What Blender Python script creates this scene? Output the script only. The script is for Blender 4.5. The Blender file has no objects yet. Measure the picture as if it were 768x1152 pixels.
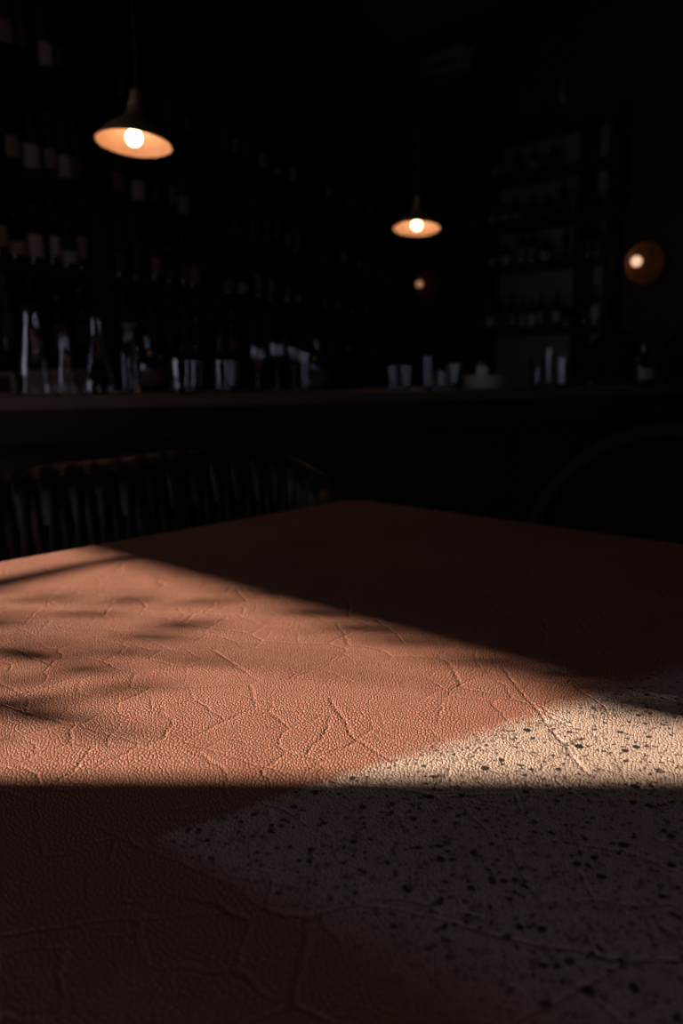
import bpy, bmesh, math, random
from mathutils import Vector, Matrix
random.seed(7)
S = bpy.context.scene
COL = S.collection
R = math.radians
PI = math.pi

# ------------------------------------------------------------------ camera
F = 900.0; CH = 1.15
PITCH = math.atan(166/900)
CP, SP = math.cos(PITCH), math.sin(PITCH)
cam = bpy.data.objects.new('camera', bpy.data.cameras.new('camera')); COL.objects.link(cam)
cam.location = (0, 0, CH); cam.rotation_euler = (PI/2-PITCH, 0, 0)
cam.data.sensor_fit = 'VERTICAL'; cam.data.sensor_height = 36; cam.data.sensor_width = 24
cam.data.lens = F/1152*36
cam.data.clip_start = 0.02
cam.data.dof.use_dof = True; cam.data.dof.focus_distance = 0.86; cam.data.dof.aperture_fstop = 3.4
S.camera = cam
S.view_settings.view_transform = 'Standard'; S.view_settings.look = 'None'
S.view_settings.gamma = 1; S.view_settings.use_curve_mapping = False
S.view_settings.exposure = 0

def table_pt(px, py, z):
    "where the view through a photo point meets the level z"
    u = (px-384)/F; v = -(py-576)/F
    k = (CH-z)/(SP - v*CP)
    return Vector((u*k, k*(CP+v*SP), z))
def at_depth(px, py, d):
    u = (px-384)/F; v = -(py-576)/F
    return Vector((u*d, d*(CP+v*SP), CH + d*(-SP+v*CP)))
def on_line(px, P, D, z):
    "point of the level line P + t D, at height z, seen in column px"
    a = (px-384)/F; dz = z-CH
    # X = a (Y CP - dz SP)
    t = (a*(P[1]*CP - dz*SP) - P[0])/(D[0] - a*D[1]*CP)
    return Vector((P[0]+t*D[0], P[1]+t*D[1], z))

# ------------------------------------------------------------------ materials
def newmat(name):
    m = bpy.data.materials.new(name); m.use_nodes = True
    nt = m.node_tree; b = nt.nodes['Principled BSDF']
    return m, nt, b
def mat(name, col, rough=.5, metal=0, var=.25, scale=20, bump=0, spec=.5, stretch=None):
    m, nt, b = newmat(name)
    b.inputs['Roughness'].default_value = rough; b.inputs['Metallic'].default_value = metal
    b.inputs['Specular IOR Level'].default_value = spec
    tc = nt.nodes.new('ShaderNodeTexCoord'); n = nt.nodes.new('ShaderNodeTexNoise')
    n.inputs['Scale'].default_value = scale; n.inputs['Detail'].default_value = 4
    src = tc.outputs['Object']
    if stretch:
        mp = nt.nodes.new('ShaderNodeMapping'); mp.inputs['Scale'].default_value = stretch
        nt.links.new(src, mp.inputs[0]); src = mp.outputs[0]
    nt.links.new(src, n.inputs['Vector'])
    mx = nt.nodes.new('ShaderNodeMix'); mx.data_type = 'RGBA'
    mx.inputs[6].default_value = tuple(c*(1-var) for c in col)+(1,)
    mx.inputs[7].default_value = tuple(min(1, c*(1+var)) for c in col)+(1,)
    nt.links.new(n.outputs['Fac'], mx.inputs[0]); nt.links.new(mx.outputs[2], b.inputs['Base Color'])
    if bump:
        bp = nt.nodes.new('ShaderNodeBump'); bp.inputs['Distance'].default_value = bump; bp.inputs['Strength'].default_value = .6
        nt.links.new(n.outputs['Fac'], bp.inputs['Height']); nt.links.new(bp.outputs[0], b.inputs['Normal'])
    return m
def glassmat(name, col, rough=.02):
    m, nt, b = newmat(name)
    b.inputs['Base Color'].default_value = col+(1,); b.inputs['Transmission Weight'].default_value = 1
    b.inputs['Roughness'].default_value = rough; b.inputs['IOR'].default_value = 1.48
    return m
def emit(name, col, s):
    m, nt, b = newmat(name)
    b.inputs['Base Color'].default_value = (0.8, .8, .8, 1)
    b.inputs['Emission Color'].default_value = col+(1,); b.inputs['Emission Strength'].default_value = s
    return m

M = {}
M['floor'] = mat('dark_floor', (.03, .022, .018), .45, scale=6, bump=.002, stretch=(1, 6, 1))
M['wall'] = mat('dark_plaster', (.022, .017, .014), .8, scale=9, bump=.002)
M['wall_brown'] = mat('brown_plaster', (.05, .022, .014), .8, scale=7, bump=.002)
M['ceiling'] = mat('dark_ceiling', (.55, .29, .18), .9, scale=5)
M['shelf_wood'] = mat('black_stained_wood', (.010, .008, .007), .55, scale=12, stretch=(1, 9, 9), bump=.0008)
M['back_panel'] = mat('grey_panel', (.30, .255, .25), .6, scale=5)
M['bar_stone'] = mat('bar_stone', (.15, .098, .08), .38, scale=55, var=.35)
M['bar_wood'] = mat('bar_wood', (.028, .016, .011), .5, scale=10, stretch=(1, 8, 8), bump=.0008)
M['black_metal'] = mat('black_metal', (.012, .011, .011), .4, .6)
M['brass'] = mat('aged_brass', (.33, .22, .12), .45, .45, scale=30)
M['shade_in'] = mat('shade_inside', (.90, .60, .40), .6, 0, scale=10, var=.03)
M['copper'] = mat('copper_dish', (.40, .17, .07), .42, .6, scale=20)
M['cord'] = mat('cord', (.02, .014, .012), .7)
M['porcelain'] = mat('porcelain_socket', (.06, .05, .045), .4)
M['bulb'] = emit('lamp_bulb', (1, .62, .37), 11.5)
M['bulb_small'] = emit('globe_bulb', (1, .58, .38), 1.15)
M['glass'] = glassmat('clear_glass', (.93, .95, .98))
M['glass_amber'] = glassmat('amber_glass', (.75, .45, .25))
M['paper'] = mat('paper_label', (.62, .55, .53), .7, scale=60, var=.12)
M['paper_tan'] = mat('tan_paper_label', (.42, .31, .25), .7, scale=60, var=.12)
M['paper_dark'] = mat('dark_paper_label', (.10, .06, .05), .7, scale=60)
M['paper_red'] = mat('red_paper_label', (.30, .07, .04), .7, scale=60)
for k, c in dict(green=(.012, .02, .012), brown=(.03, .014, .006), black=(.008, .008, .009), red=(.045, .010, .006), clear=(.05, .05, .055)).items():
    M['bottle_'+k] = mat('%s_bottle_glass' % k, c, .08, 0, var=.1, spec=.6)
M['cap'] = mat('bottle_cap', (.05, .04, .035), .4, .3)
M['cap_red'] = mat('red_bottle_cap', (.14, .03, .02), .45)
M['cap_gold'] = mat('gold_bottle_cap', (.35, .23, .10), .35, .8)
M['seat_leather'] = mat('dark_sofa_leather', (.008, .007, .008), .40, 0, scale=160, bump=.0006)
M['chair_leather'] = mat('black_chair_leather', (.006, .005, .005), .85, 0, scale=160, spec=.15)
M['chair_wood'] = mat('reddish_chair_wood', (.030, .009, .006), .8, 0, spec=.2, scale=14, stretch=(1, 1, 6))
M['wood_box'] = mat('brown_wood_box', (.20, .12, .09), .6, 0, scale=18, stretch=(1, 6, 6))
M['ceramic'] = mat('pale_ceramic', (.40, .31, .25), .5, 0, scale=15, var=.1)
M['ac'] = mat('grey_plastic', (.62, .56, .55), .5, 0, var=.05)
M['frame'] = mat('window_frame_paint', (.05, .05, .05), .5)
M['leaf'] = mat('plant_leaf', (.03, .07, .02), .5, scale=30)
M['stem'] = mat('plant_stem', (.06, .045, .02), .7)
M['terracotta'] = mat('terracotta', (.25, .11, .06), .8)
M['soil'] = mat('soil', (.02, .014, .01), .95, scale=80, bump=.004)

# ------------------------------------------------------------------ mesh helpers
def bm_box(bm, x0, x1, y0, y1, z0, z1, mtx=None, bevel=0):
    vs = [bm.verts.new((x, y, z)) for x in (x0, x1) for y in (y0, y1) for z in (z0, z1)]
    fs = [(0, 1, 3, 2), (4, 6, 7, 5), (0, 4, 5, 1), (2, 3, 7, 6), (0, 2, 6, 4), (1, 5, 7, 3)]
    new = [bm.faces.new([vs[i] for i in f]) for f in fs]
    if bevel:
        es = list({e for f in new for e in f.edges})
        r = bmesh.ops.bevel(bm, geom=es, offset=bevel, segments=2, affect='EDGES', profile=.7)
        vs = list({v for f in r['faces'] for v in f.verts} | {v for v in vs if v.is_valid})
    if mtx is not None:
        for v in vs: v.co = mtx @ v.co
    return vs
def bm_lathe(bm, prof, seg=24, cen=(0, 0, 0), mtx=None):
    rings = []
    for r, z in prof:
        if r < 1e-6:
            rings.append([bm.verts.new((0, 0, z))])
        else:
            rings.append([bm.verts.new((r*math.cos(2*PI*i/seg), r*math.sin(2*PI*i/seg), z)) for i in range(seg)])
    for a, b in zip(rings, rings[1:]):
        for i in range(seg):
            j = (i+1) % seg
            if len(a) == 1 and len(b) == 1: continue
            if len(a) == 1: bm.faces.new((a[0], b[j], b[i]))
            elif len(b) == 1: bm.faces.new((a[i], a[j], b[0]))
            else: bm.faces.new((a[i], a[j], b[j], b[i]))
    for ring in rings:
        for v in ring:
            if mtx is not None: v.co = mtx @ v.co
            v.co += Vector(cen)
    bmesh.ops.recalc_face_normals(bm, faces=bm.faces)
def bm_tube(bm, pts, rad, seg=10, cap=True):
    pts = [Vector(p) for p in pts]; n = len(pts)
    rads = rad if isinstance(rad, (list, tuple)) else [rad]*n
    prev = None; rings = []
    for i, p in enumerate(pts):
        t = (pts[min(i+1, n-1)]-pts[max(i-1, 0)]).normalized()
        if prev is None:
            a = Vector((0, 0, 1)) if abs(t.z) < .9 else Vector((1, 0, 0))
            u = t.cross(a).normalized()
        else:
            u = (prev - t*prev.dot(t)).normalized()
        prev = u; w = t.cross(u)
        rings.append([bm.verts.new(p + rads[i]*(math.cos(2*PI*k/seg)*u+math.sin(2*PI*k/seg)*w)) for k in range(seg)])
    for a, b in zip(rings, rings[1:]):
        for i in range(seg):
            bm.faces.new((a[i], a[(i+1) % seg], b[(i+1) % seg], b[i]))
    if cap:
        bm.faces.new(rings[0][::-1]); bm.faces.new(rings[-1])
    bmesh.ops.recalc_face_normals(bm, faces=bm.faces)
def mesh(name, bm, m, smooth=True, angle=40):
    me = bpy.data.meshes.new(name); 
    bmesh.ops.recalc_face_normals(bm, faces=bm.faces)
    bm.to_mesh(me); bm.free(); me.materials.append(m)
    if smooth:
        me.shade_smooth()
        me.set_sharp_from_angle(angle=R(angle))
    return me
def obj(name, bm, m, parent=None, smooth=True, loc=None):
    me = bm if isinstance(bm, bpy.types.Mesh) else mesh(name, bm, m, smooth)
    o = bpy.data.objects.new(name, me); COL.objects.link(o)
    if parent: o.parent = parent
    if loc is not None: o.location = loc
    return o
def thing(name, label, cat, loc=(0, 0, 0), rotz=0, group=None):
    o = bpy.data.objects.new(name, None); COL.objects.link(o)
    o.empty_display_size = .05
    o.location = loc; o.rotation_euler = (0, 0, rotz); o['label'] = label; o['category'] = cat
    if group: o['group'] = group
    return o
def tag(o, label, cat, group=None):
    o['label'] = label; o['category'] = cat
    if group: o['group'] = group
    return o
def struct(name, bm, m, smooth=False):
    o = obj(name, bm, m, None, smooth); o['kind'] = 'structure'; return o
def dup(root, loc, rotz=None, label=None, group=None):
    r = root.copy(); COL.objects.link(r); r.location = loc
    if rotz is not None: r.rotation_euler = (0, 0, rotz)
    if label: r['label'] = label
    if group: r['group'] = group
    for ch in list(root.children):
        c = ch.copy(); COL.objects.link(c); c.parent = r
        for g in list(ch.children):
            d = g.copy(); COL.objects.link(d); d.parent = c
    return r
NEW = bmesh.new
def wall_mesh(A, B, z0, z1, th, side, holes=None):
    "wall from A to B; th is built to the outside (side = +1 left of A->B, -1 right); hole = (s0, s1, h0, h1)"
    A = Vector((A[0], A[1], 0)); B = Vector((B[0], B[1], 0)); L = (B-A).length
    ang = math.atan2(B.y-A.y, B.x-A.x)
    mt = Matrix.Translation(A) @ Matrix.Rotation(ang, 4, 'Z')
    y0, y1 = (0, th) if side > 0 else (-th, 0)
    bm = NEW()
    if not holes: bm_box(bm, 0, L, y0, y1, z0, z1, mt)
    else:
        s0, s1, h0, h1 = holes
        bm_box(bm, 0, s0, y0, y1, z0, z1, mt); bm_box(bm, s1, L, y0, y1, z0, z1, mt)
        bm_box(bm, s0, s1, y0, y1, z0, h0, mt); bm_box(bm, s0, s1, y0, y1, h1, z1, mt)
    return bm, mt

# ------------------------------------------------------------------ room
CEIL = 4.35
def az(vpx):                     # level direction that runs to a vanishing column
    a = math.atan((vpx-384)*CP/F); return Vector((math.sin(a), math.cos(a), 0))
DL = az(760); DR = -az(-500)     # back-bar wall runs away; right wall runs towards us
Bc = Vector(((462-384)/F*8.6, 8.6, 0))
def leftY(y, off=0): return Bc.x - (Bc.y-y)*DL.x/DL.y
NL = Vector((DL.y, -DL.x, 0))    # into the room from the left wall
NR = Vector((DR.y, -DR.x, 0))
if NR.dot(Vector((0, -1, 0))) < 0: NR = -NR
SH = .30                         # shelf depth
Lend = Bc - DL*((Bc.y-2.95)/DL.y)
# window wall
DW = Vector((.751, -.660, 0)).normalized()
W0 = Vector((-2.6, .677, 0))
def onW(y): return W0 + DW*((y-W0.y)/DW.y)
Nn = onW(Lend.y); Mm = W0 + DW*5.0
Rr = Bc + DR*10.5
# the right wall is set back behind the open shelves
for o in ():
    pass
RECESS = 0.0
polyp = [Bc - NL*0, Lend, Nn, Mm, Rr]
bm = NEW(); bm_box(bm, -7, 11, -5, 11, -.1, 0); struct('floor', bm, M['floor'])
bm = NEW(); bm_box(bm, -7, 11, -5, 11, CEIL, CEIL+.1); struct('ceiling', bm, M['ceiling'])
wl0 = Lend - NL*SH; wl1 = Bc - NL*SH + DL*.3
bm, _ = wall_mesh(wl0, wl1, 0, CEIL, .15, 1); struct('wall_left', bm, M['wall'])
bm, _ = wall_mesh(Nn - Vector((.3, 0, 0)), Vector((wl0.x, Nn.y, 0)), 0, CEIL, .15, 1); struct('wall_alcove', bm, M['wall'])
bm, _ = wall_mesh(Bc - DR*.6, Rr, 0, CEIL, .15, 1); struct('wall_right', bm, M['wall_brown'])
bm, _ = wall_mesh(Rr, Mm, 0, CEIL, .15, -1 if False else 1)
struct('wall_back', bm, M['wall'])

# sun travels in +X and falls by EL
EL = R(22); TE = math.tan(EL)
FR = .06; FW = .10                # frame depth and width
# head: ray to a table point on the far light edge passes the outer lower edge of the frame
TZ = .78
pf = table_pt(440, 716, TZ)
NWout = Vector((-.660, -.751, 0))
wy = onW(pf.y).x - FR/.660
HEAD = TZ + (pf.x - wy)*TE
yfar = 1.66
s0 = 0
Wa = Nn; Lw = (Mm-Nn).length
sA = (onW(yfar+.05)-Nn).length; sB = (onW(.677)-Nn).length
SILL = .85
s2A = (onW(-1.0)-Nn).length; s2B = (onW(-1.45)-Nn).length; H2 = 1.95; L2 = 1.05  # second opening, out of view, added and sized for sky fill on the foreground
bm, mtw = wall_mesh(Nn, Mm, 0, CEIL, .12, -1, (sA-FW, sB+FW, SILL-FW, HEAD+FW))
bm.free(); bm = NEW()
for x0, x1, z0, z1 in ((0, sA-FW, 0, CEIL), (sA-FW, sB+FW, 0, SILL-FW), (sA-FW, sB+FW, HEAD+FW, CEIL), (sB+FW, s2A-.06, 0, CEIL),
                       (s2A-.06, s2B+.06, 0, L2-.06), (s2A-.06, s2B+.06, H2+.06, CEIL), (s2B+.06, (Mm-Nn).length, 0, CEIL)):
    bm_box(bm, x0, x1, -.12, 0, z0, z1, mtw)
struct('wall_window', bm, M['wall'])
bm = NEW()
for x0, x1, z0, z1 in ((s2A-.06, s2A, L2-.06, H2+.06), (s2B, s2B+.06, L2-.06, H2+.06), (s2A, s2B, L2-.06, L2), (s2A, s2B, H2, H2+.06)):
    bm_box(bm, x0, x1, -.07, 0, z0, z1, mtw)
struct('fill_window', bm, M['frame'])  # frame of the added fill opening
bm = NEW()
bm_box(bm, sA-FW, sA, -FR, 0, SILL-FW, HEAD+FW, mtw); bm_box(bm, sB, sB+FW, -FR, 0, SILL-FW, HEAD+FW, mtw)
bm_box(bm, sA, sB, -FR, 0, SILL-FW, SILL, mtw); bm_box(bm, sA, sB, -FR, 0, HEAD, HEAD+FW, mtw)
struct('window_1', bm, M['frame'])

# ------------------------------------------------------------------ light
sd = bpy.data.lights.new('sun', 'SUN'); sd.energy = 12.3; sd.angle = R(.95); sd.color = (1.0, .86, .70)
so = bpy.data.objects.new('sun', sd); COL.objects.link(so)
so.rotation_euler = Vector((math.cos(EL), 0, -math.sin(EL))).to_track_quat('-Z', 'Y').to_euler()
w = bpy.data.worlds.new('sky'); S.world = w; w.use_nodes = True
w.node_tree.nodes['Background'].inputs[0].default_value = (.76, .79, 1.0, 1)
w.node_tree.nodes['Background'].inputs[1].default_value = 2.15
pd = bpy.data.lights.new('window_portal', 'AREA'); pd.shape = 'RECTANGLE'; pd.size = sB-sA; pd.size_y = HEAD-SILL
pd.cycles.is_portal = True
po = bpy.data.objects.new('window_portal', pd); COL.objects.link(po)
pc = onW((yfar+.05+.677)/2); po.location = (pc.x-.66*.05, pc.y-.751*.05, (HEAD+SILL)/2)
po.rotation_euler = Vector((.660, .751, 0)).to_track_quat('-Z', 'Z').to_euler()
pd2 = bpy.data.lights.new('window_portal', 'AREA'); pd2.shape = 'RECTANGLE'; pd2.size = s2B-s2A; pd2.size_y = H2-L2  # portal of the added fill opening
pd2.cycles.is_portal = True
po2 = bpy.data.objects.new('window_portal', pd2); COL.objects.link(po2)
pc = onW((-1.0-1.45)/2); po2.location = (pc.x-.66*.05, pc.y-.751*.05, (H2+L2)/2)
po2.rotation_euler = po.rotation_euler

# ------------------------------------------------------------------ leather and terrazzo (table coordinates, metres)
C0 = table_pt(398, 561, TZ)
pl = table_pt(0, 632, TZ); pr = table_pt(768, 612, TZ)
E1 = (pl-C0).normalized(); E2 = (pr-C0).normalized()
LA, LB = 2.2, 1.56
tab_loc = C0 + E1*LA/2 + E2*LB/2; tab_loc.z = 0
def tl(p): return Vector((p.x-tab_loc.x, p.y-tab_loc.y, 0))
Q = tl(table_pt(163, 943, TZ))
U1 = (tl(table_pt(600, 796, TZ))-Q).normalized()      # upper edge of the terrazzo field
U2 = (tl(table_pt(360, 1066, TZ))-Q).normalized()     # lower left edge
def leather(name):
    m, nt, b = newmat(name); N = nt.nodes; L = nt.links
    def nd(t, **k):
        n = N.new(t)
        for a, v in k.items(): setattr(n, a, v)
        return n
    def math_(op, a, b_=None, c=None, clamp=False):
        n = nd('ShaderNodeMath', operation=op, use_clamp=clamp)
        for i, v in enumerate((a, b_, c)):
            if v is None: continue
            if isinstance(v, (int, float)): n.inputs[i].default_value = v
            else: L.new(v, n.inputs[i])
        return n.outputs[0]
    def smooth(v, lo, hi, a=0, bb=1):
        n = nd('ShaderNodeMapRange', interpolation_type='SMOOTHSTEP')
        L.new(v, n.inputs[0]); n.inputs[1].default_value = lo; n.inputs[2].default_value = hi
        n.inputs[3].default_value = a; n.inputs[4].default_value = bb
        return n.outputs[0]
    def vmath(op, a, b_=None, sc=None):
        n = nd('ShaderNodeVectorMath', operation=op)
        L.new(a, n.inputs[0])
        if b_ is not None:
            if isinstance(b_, (tuple, Vector)): n.inputs[1].default_value = b_
            else: L.new(b_, n.inputs[1])
        if sc is not None: n.inputs['Scale'].default_value = sc
        return n.outputs['Value'] if op in ('DOT_PRODUCT', 'LENGTH', 'DISTANCE') else n.outputs['Vector']
    tc = nd('ShaderNodeTexCoord').outputs['Object']
    def warp(scale, amt, detail=2):
        n = nd('ShaderNodeTexNoise'); n.inputs['Scale'].default_value = scale; n.inputs['Detail'].default_value = detail
        L.new(tc, n.inputs['Vector'])
        c = vmath('SUBTRACT', n.outputs['Color'], (.5, .5, .5))
        c = vmath('MULTIPLY', c, (1, 1, 0))
        return vmath('ADD', tc, vmath('SCALE', c, sc=amt))
    def vor(vec, scale, feat='F1', out='Distance', rnd=1):
        n = nd('ShaderNodeTexVoronoi', feature=feat, voronoi_dimensions='2D'); n.inputs['Scale'].default_value = scale
        n.inputs['Randomness'].default_value = rnd
        L.new(vec, n.inputs['Vector']); return n.outputs[out]
    def noise(vec, scale, detail=3):
        n = nd('ShaderNodeTexNoise'); n.inputs['Scale'].default_value = scale; n.inputs['Detail'].default_value = detail
        L.new(vec, n.inputs['Vector']); return n.outputs['Fac']
    # pebbled grain, gently combed in changing directions
    wv = warp(11, .028)
    mp = nd('ShaderNodeMapping'); mp.inputs['Scale'].default_value = (1.25, .85, 1); mp.inputs['Rotation'].default_value = (0, 0, .5)
    L.new(wv, mp.inputs[0])
    g = smooth(vor(mp.outputs[0], 225, 'DISTANCE_TO_EDGE'), 0, .30)
    grainamp = smooth(noise(tc, 7), .3, .7, .55, 1.0)
    g = math_('MULTIPLY', g, grainamp)
    fine = noise(tc, 700, 2)
    # crease network in two sizes, broken up
    w2 = warp(14, .05, 3)
    c1 = smooth(vor(w2, 17, 'DISTANCE_TO_EDGE'), 0, .06)
    c1m = smooth(noise(tc, 9), .36, .60)
    c1 = math_('SUBTRACT', 1, math_('MULTIPLY', math_('SUBTRACT', 1, c1), c1m))
    w3 = warp(6, .045, 4)
    mp3 = nd('ShaderNodeMapping'); mp3.inputs['Scale'].default_value = (.85, 1.25, 1); mp3.inputs['Rotation'].default_value = (0, 0, 1.2)
    L.new(w3, mp3.inputs[0])
    c2 = smooth(vor(mp3.outputs[0], 8, 'DISTANCE_TO_EDGE'), 0, .03)
    c2m = smooth(noise(w3, 5), .38, .58)
    c2 = math_('SUBTRACT', 1, math_('MULTIPLY', math_('SUBTRACT', 1, c2), c2m))
    wf = warp(20, .012, 3)
    # a few long folds that stand alone
    best = None
    for line in (((372, 785), (398, 828), (445, 860)), ((566, 752), (662, 872)), ((500, 848), (642, 812))):
        pts_ = [tl(table_pt(a_, b2, TZ)) for a_, b2 in line]
        for a_, b2 in zip(pts_, pts_[1:]):
            d_ = b2-a_
            ra = vmath('SUBTRACT', wf, (a_.x, a_.y, TZ-.0003))
            t_ = math_('MULTIPLY', vmath('DOT_PRODUCT', ra, (d_.x, d_.y, 0)), 1/d_.length_squared, clamp=True)
            sv = nd('ShaderNodeVectorMath', operation='SCALE'); sv.inputs[0].default_value = (d_.x, d_.y, 0); L.new(t_, sv.inputs['Scale'])
            dd = vmath('DISTANCE', ra, sv.outputs['Vector'])
            best = dd if best is None else math_('MINIMUM', best, dd)
    c3 = smooth(best, .0, .004)
    swell = noise(tc, 12, 2)
    h = math_('MULTIPLY', g, .9)
    h = math_('ADD', h, math_('MULTIPLY', fine, .10))
    h = math_('ADD', h, math_('MULTIPLY', c1, .9))
    h = math_('ADD', h, math_('MULTIPLY', c2, 1.15))
    h = math_('ADD', h, math_('MULTIPLY', swell, 1.5))
    h = math_('ADD', h, math_('MULTIPLY', c3, 1.0))
    bp = nd('ShaderNodeBump'); bp.inputs['Strength'].default_value = 1.0; bp.inputs['Distance'].default_value = .00100
    L.new(h, bp.inputs['Height']); L.new(bp.outputs[0], b.inputs['Normal'])
    # leather colour
    cr = nd('ShaderNodeMix', data_type='RGBA')
    cr.inputs[6].default_value = (.36, .150, .098, 1); cr.inputs[7].default_value = (.48, .225, .155, 1)
    L.new(noise(tc, 4, 4), cr.inputs[0])
    cg = nd('ShaderNodeMix', data_type='RGBA'); cg.blend_type = 'MULTIPLY'; cg.inputs[0].default_value = 1
    L.new(cr.outputs[2], cg.inputs[6])
    cc = nd('ShaderNodeMix', data_type='RGBA'); cc.inputs[6].default_value = (.62, .54, .50, 1); cc.inputs[7].default_value = (1, 1, 1, 1)
    L.new(smooth(g, .05, .8), cc.inputs[0]); L.new(cc.outputs[2], cg.inputs[7])
    # terrazzo colour
    def chips(scale, lo, hi, seed):
        v = vmath('ADD', warp(60, .006), (seed, seed*.37, 0))
        d = vor(v, scale)
        n = nd('ShaderNodeTexVoronoi', feature='F1', voronoi_dimensions='2D'); n.inputs['Scale'].default_value = scale
        L.new(v, n.inputs['Vector'])
        sp = nd('ShaderNodeSeparateColor'); L.new(n.outputs['Color'], sp.inputs[0])
        rad = smooth(sp.outputs[0], lo, 1, 0, hi)
        return math_('LESS_THAN', math_('SUBTRACT', d, rad), 0.0), sp.outputs[1]
    t0 = nd('ShaderNodeMix', data_type='RGBA')
    t0.inputs[6].default_value = (.48, .33, .26, 1); t0.inputs[7].default_value = (.58, .405, .325, 1)
    L.new(noise(tc, 45, 3), t0.inputs[0])
    cur = t0.outputs[2]
    for scale, lo, hi, seed, col in ((150, .76, .40, 7.7, (.20, .12, .09, 1)), (260, .6, .42, 1.9, (.26, .165, .125, 1)), (110, .76, .36, 12.3, (.30, .20, .16, 1)),
                                     (120, .84, .38, 3.1, (.045, .030, .025, 1)), (70, .88, .28, 5.9, (.028, .02, .018, 1)), (190, .84, .42, 9.4, (.06, .04, .032, 1))):
        f, _ = chips(scale, lo, hi, seed)
        mx = nd('ShaderNodeMix', data_type='RGBA'); L.new(f, mx.inputs[0]); L.new(cur, mx.inputs[6]); mx.inputs[7].default_value = col
        cur = mx.outputs[2]
    # field of the terrazzo
    rel = vmath('SUBTRACT', tc, (Q.x, Q.y, 0))
    n1 = Vector((U1.y, -U1.x, 0)); n2 = Vector((-U2.y, U2.x, 0))
    if n1.dot(U2) < 0: n1 = -n1
    if n2.dot(U1) < 0: n2 = -n2
    wob = math_('MULTIPLY', math_('SUBTRACT', noise(tc, 30, 3), .5), .012)
    d1 = math_('ADD', vmath('DOT_PRODUCT', rel, n1), wob)
    d2 = math_('ADD', vmath('DOT_PRODUCT', rel, n2), wob)
    along = smooth(vmath('DOT_PRODUCT', rel, U2), .0, .3, .012, .07)
    wide = smooth(vmath('DOT_PRODUCT', rel, U1), .14, .36, .006, .030)
    fray = math_('MULTIPLY', math_('SUBTRACT', noise(tc, 160, 3), .5), math_('MULTIPLY', wide, 1.2))
    sm1 = math_('DIVIDE', math_('ADD', d1, fray), wide, clamp=True)
    sm2 = math_('DIVIDE', d2, along, clamp=True)
    mask = math_('MULTIPLY', sm1, sm2)
    mm = nd('ShaderNodeMix', data_type='RGBA'); L.new(mask, mm.inputs[0]); L.new(cg.outputs[2], mm.inputs[6]); L.new(cur, mm.inputs[7])
    L.new(mm.outputs[2], b.inputs['Base Color'])
    b.inputs['Roughness'].default_value = .56
    b.inputs['Specular IOR Level'].default_value = .32
    return m
M['leather'] = leather('pebbled_leather')
M['leather_terrazzo'] = leather('terrazzo_patterned_leather')

# ------------------------------------------------------------------ table
T = thing('table', 'large table topped in creased tan leather with a speckled terrazzo field', 'table', tab_loc)
O0 = tl(C0)
corners = [O0, O0+E1*LA, O0+E1*LA+E2*LB, O0+E2*LB]
for c in corners: c.z = 0
def rounded(cs, r, n=6):
    out = []
    for i, c in enumerate(cs):
        a = (cs[i-1]-c).normalized(); b_ = (cs[(i+1) % 4]-c).normalized()
        p0 = c+a*r; p1 = c+b_*r
        for k in range(n+1):
            t = k/n; out.append(p0*(1-t)**2 + c*2*t*(1-t) + p1*t*t)
    return out
def prism(bm, pts, z0, z1, bev=0, top=True):
    lo = [bm.verts.new((p.x, p.y, z0)) for p in pts]; hi = [bm.verts.new((p.x, p.y, z1)) for p in pts]
    n = len(pts); bm.faces.new(lo[::-1])
    f = bm.faces.new(hi) if top else None
    for i in range(n): bm.faces.new((lo[i], lo[(i+1) % n], hi[(i+1) % n], hi[i]))
    if bev and f: bmesh.ops.bevel(bm, geom=list(f.edges), offset=bev, segments=3, affect='EDGES')
outline = rounded(corners, .045)
# terrazzo field as its own piece set into the top
def bound(p, d, lim):
    return p + d*lim
qa = Q - (U1+U2)*.004
qb = qa + U1*.86; qd = qa + U2*.50; qc = qb + U2*.50
inl = [qa, qb, qc, qd]
bm = NEW(); prism(bm, outline, TZ-.045, TZ-.0004, .006)
top = obj('tabletop', bm, M['leather'], T)
bm = NEW(); prism(bm, inl, TZ-.0012, TZ-.0003)
o = obj('terrazzo_inlay', bm, M['leather_terrazzo'], T); o['label'] = 'cream terrazzo field with black and brown chips'
bm = NEW(); prism(bm, [p*.97 for p in outline], TZ-.075, TZ-.046)
obj('under_frame', bm, M['bar_wood'], T)
for s in (-1, 1):
    c = E1*(.72*s)
    ang = math.atan2(E1.y, E1.x)
    mt = Matrix.Translation((c.x, c.y, 0)) @ Matrix.Rotation(ang, 4, 'Z')
    bm = NEW(); bm_box(bm, -.035, .035, -.28, .28, .04, TZ-.076, mt, .004); bm_box(bm, -.05, .05, -.42, .42, 0, .04, mt, .006)
    obj('leg', bm, M['black_metal'], T)

# ------------------------------------------------------------------ bar counter
BT = 1.05
c0 = table_pt(0, 447, BT); c1 = table_pt(768, 434.5, BT)
DB = (c1-c0).normalized(); NB = Vector((-DB.y, DB.x, 0))      # NB points away from us
angB = math.atan2(DB.y, DB.x)
Lb = (c1-c0).length
sa, sb = -1.0, Lb+2.1
K = thing('bar_counter', 'long dark bar counter with a grey-brown stone top, crossing behind the table', 'bar counter', (c0.x, c0.y, 0), angB)
bm = NEW(); bm_box(bm, -.28, sb, 0, .42, BT-.042, BT, None, .004); obj('worktop', bm, M['bar_stone'], K)
bm = NEW(); bm_box(bm, -.24, sb-.02, .03, .39, BT-.15, BT-.043); obj('apron', bm, M['bar_wood'], K)
bm = NEW(); bm_box(bm, -.22, sb-.05, .14, .37, .1, BT-.151)
n = 9
for i in range(n):
    x0 = -.22 + (sb+.17)*i/n
    bm_box(bm, x0+.03, x0+(sb+.17)/n-.03, .128, .14, .16, BT-.2, None, .003)
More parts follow.
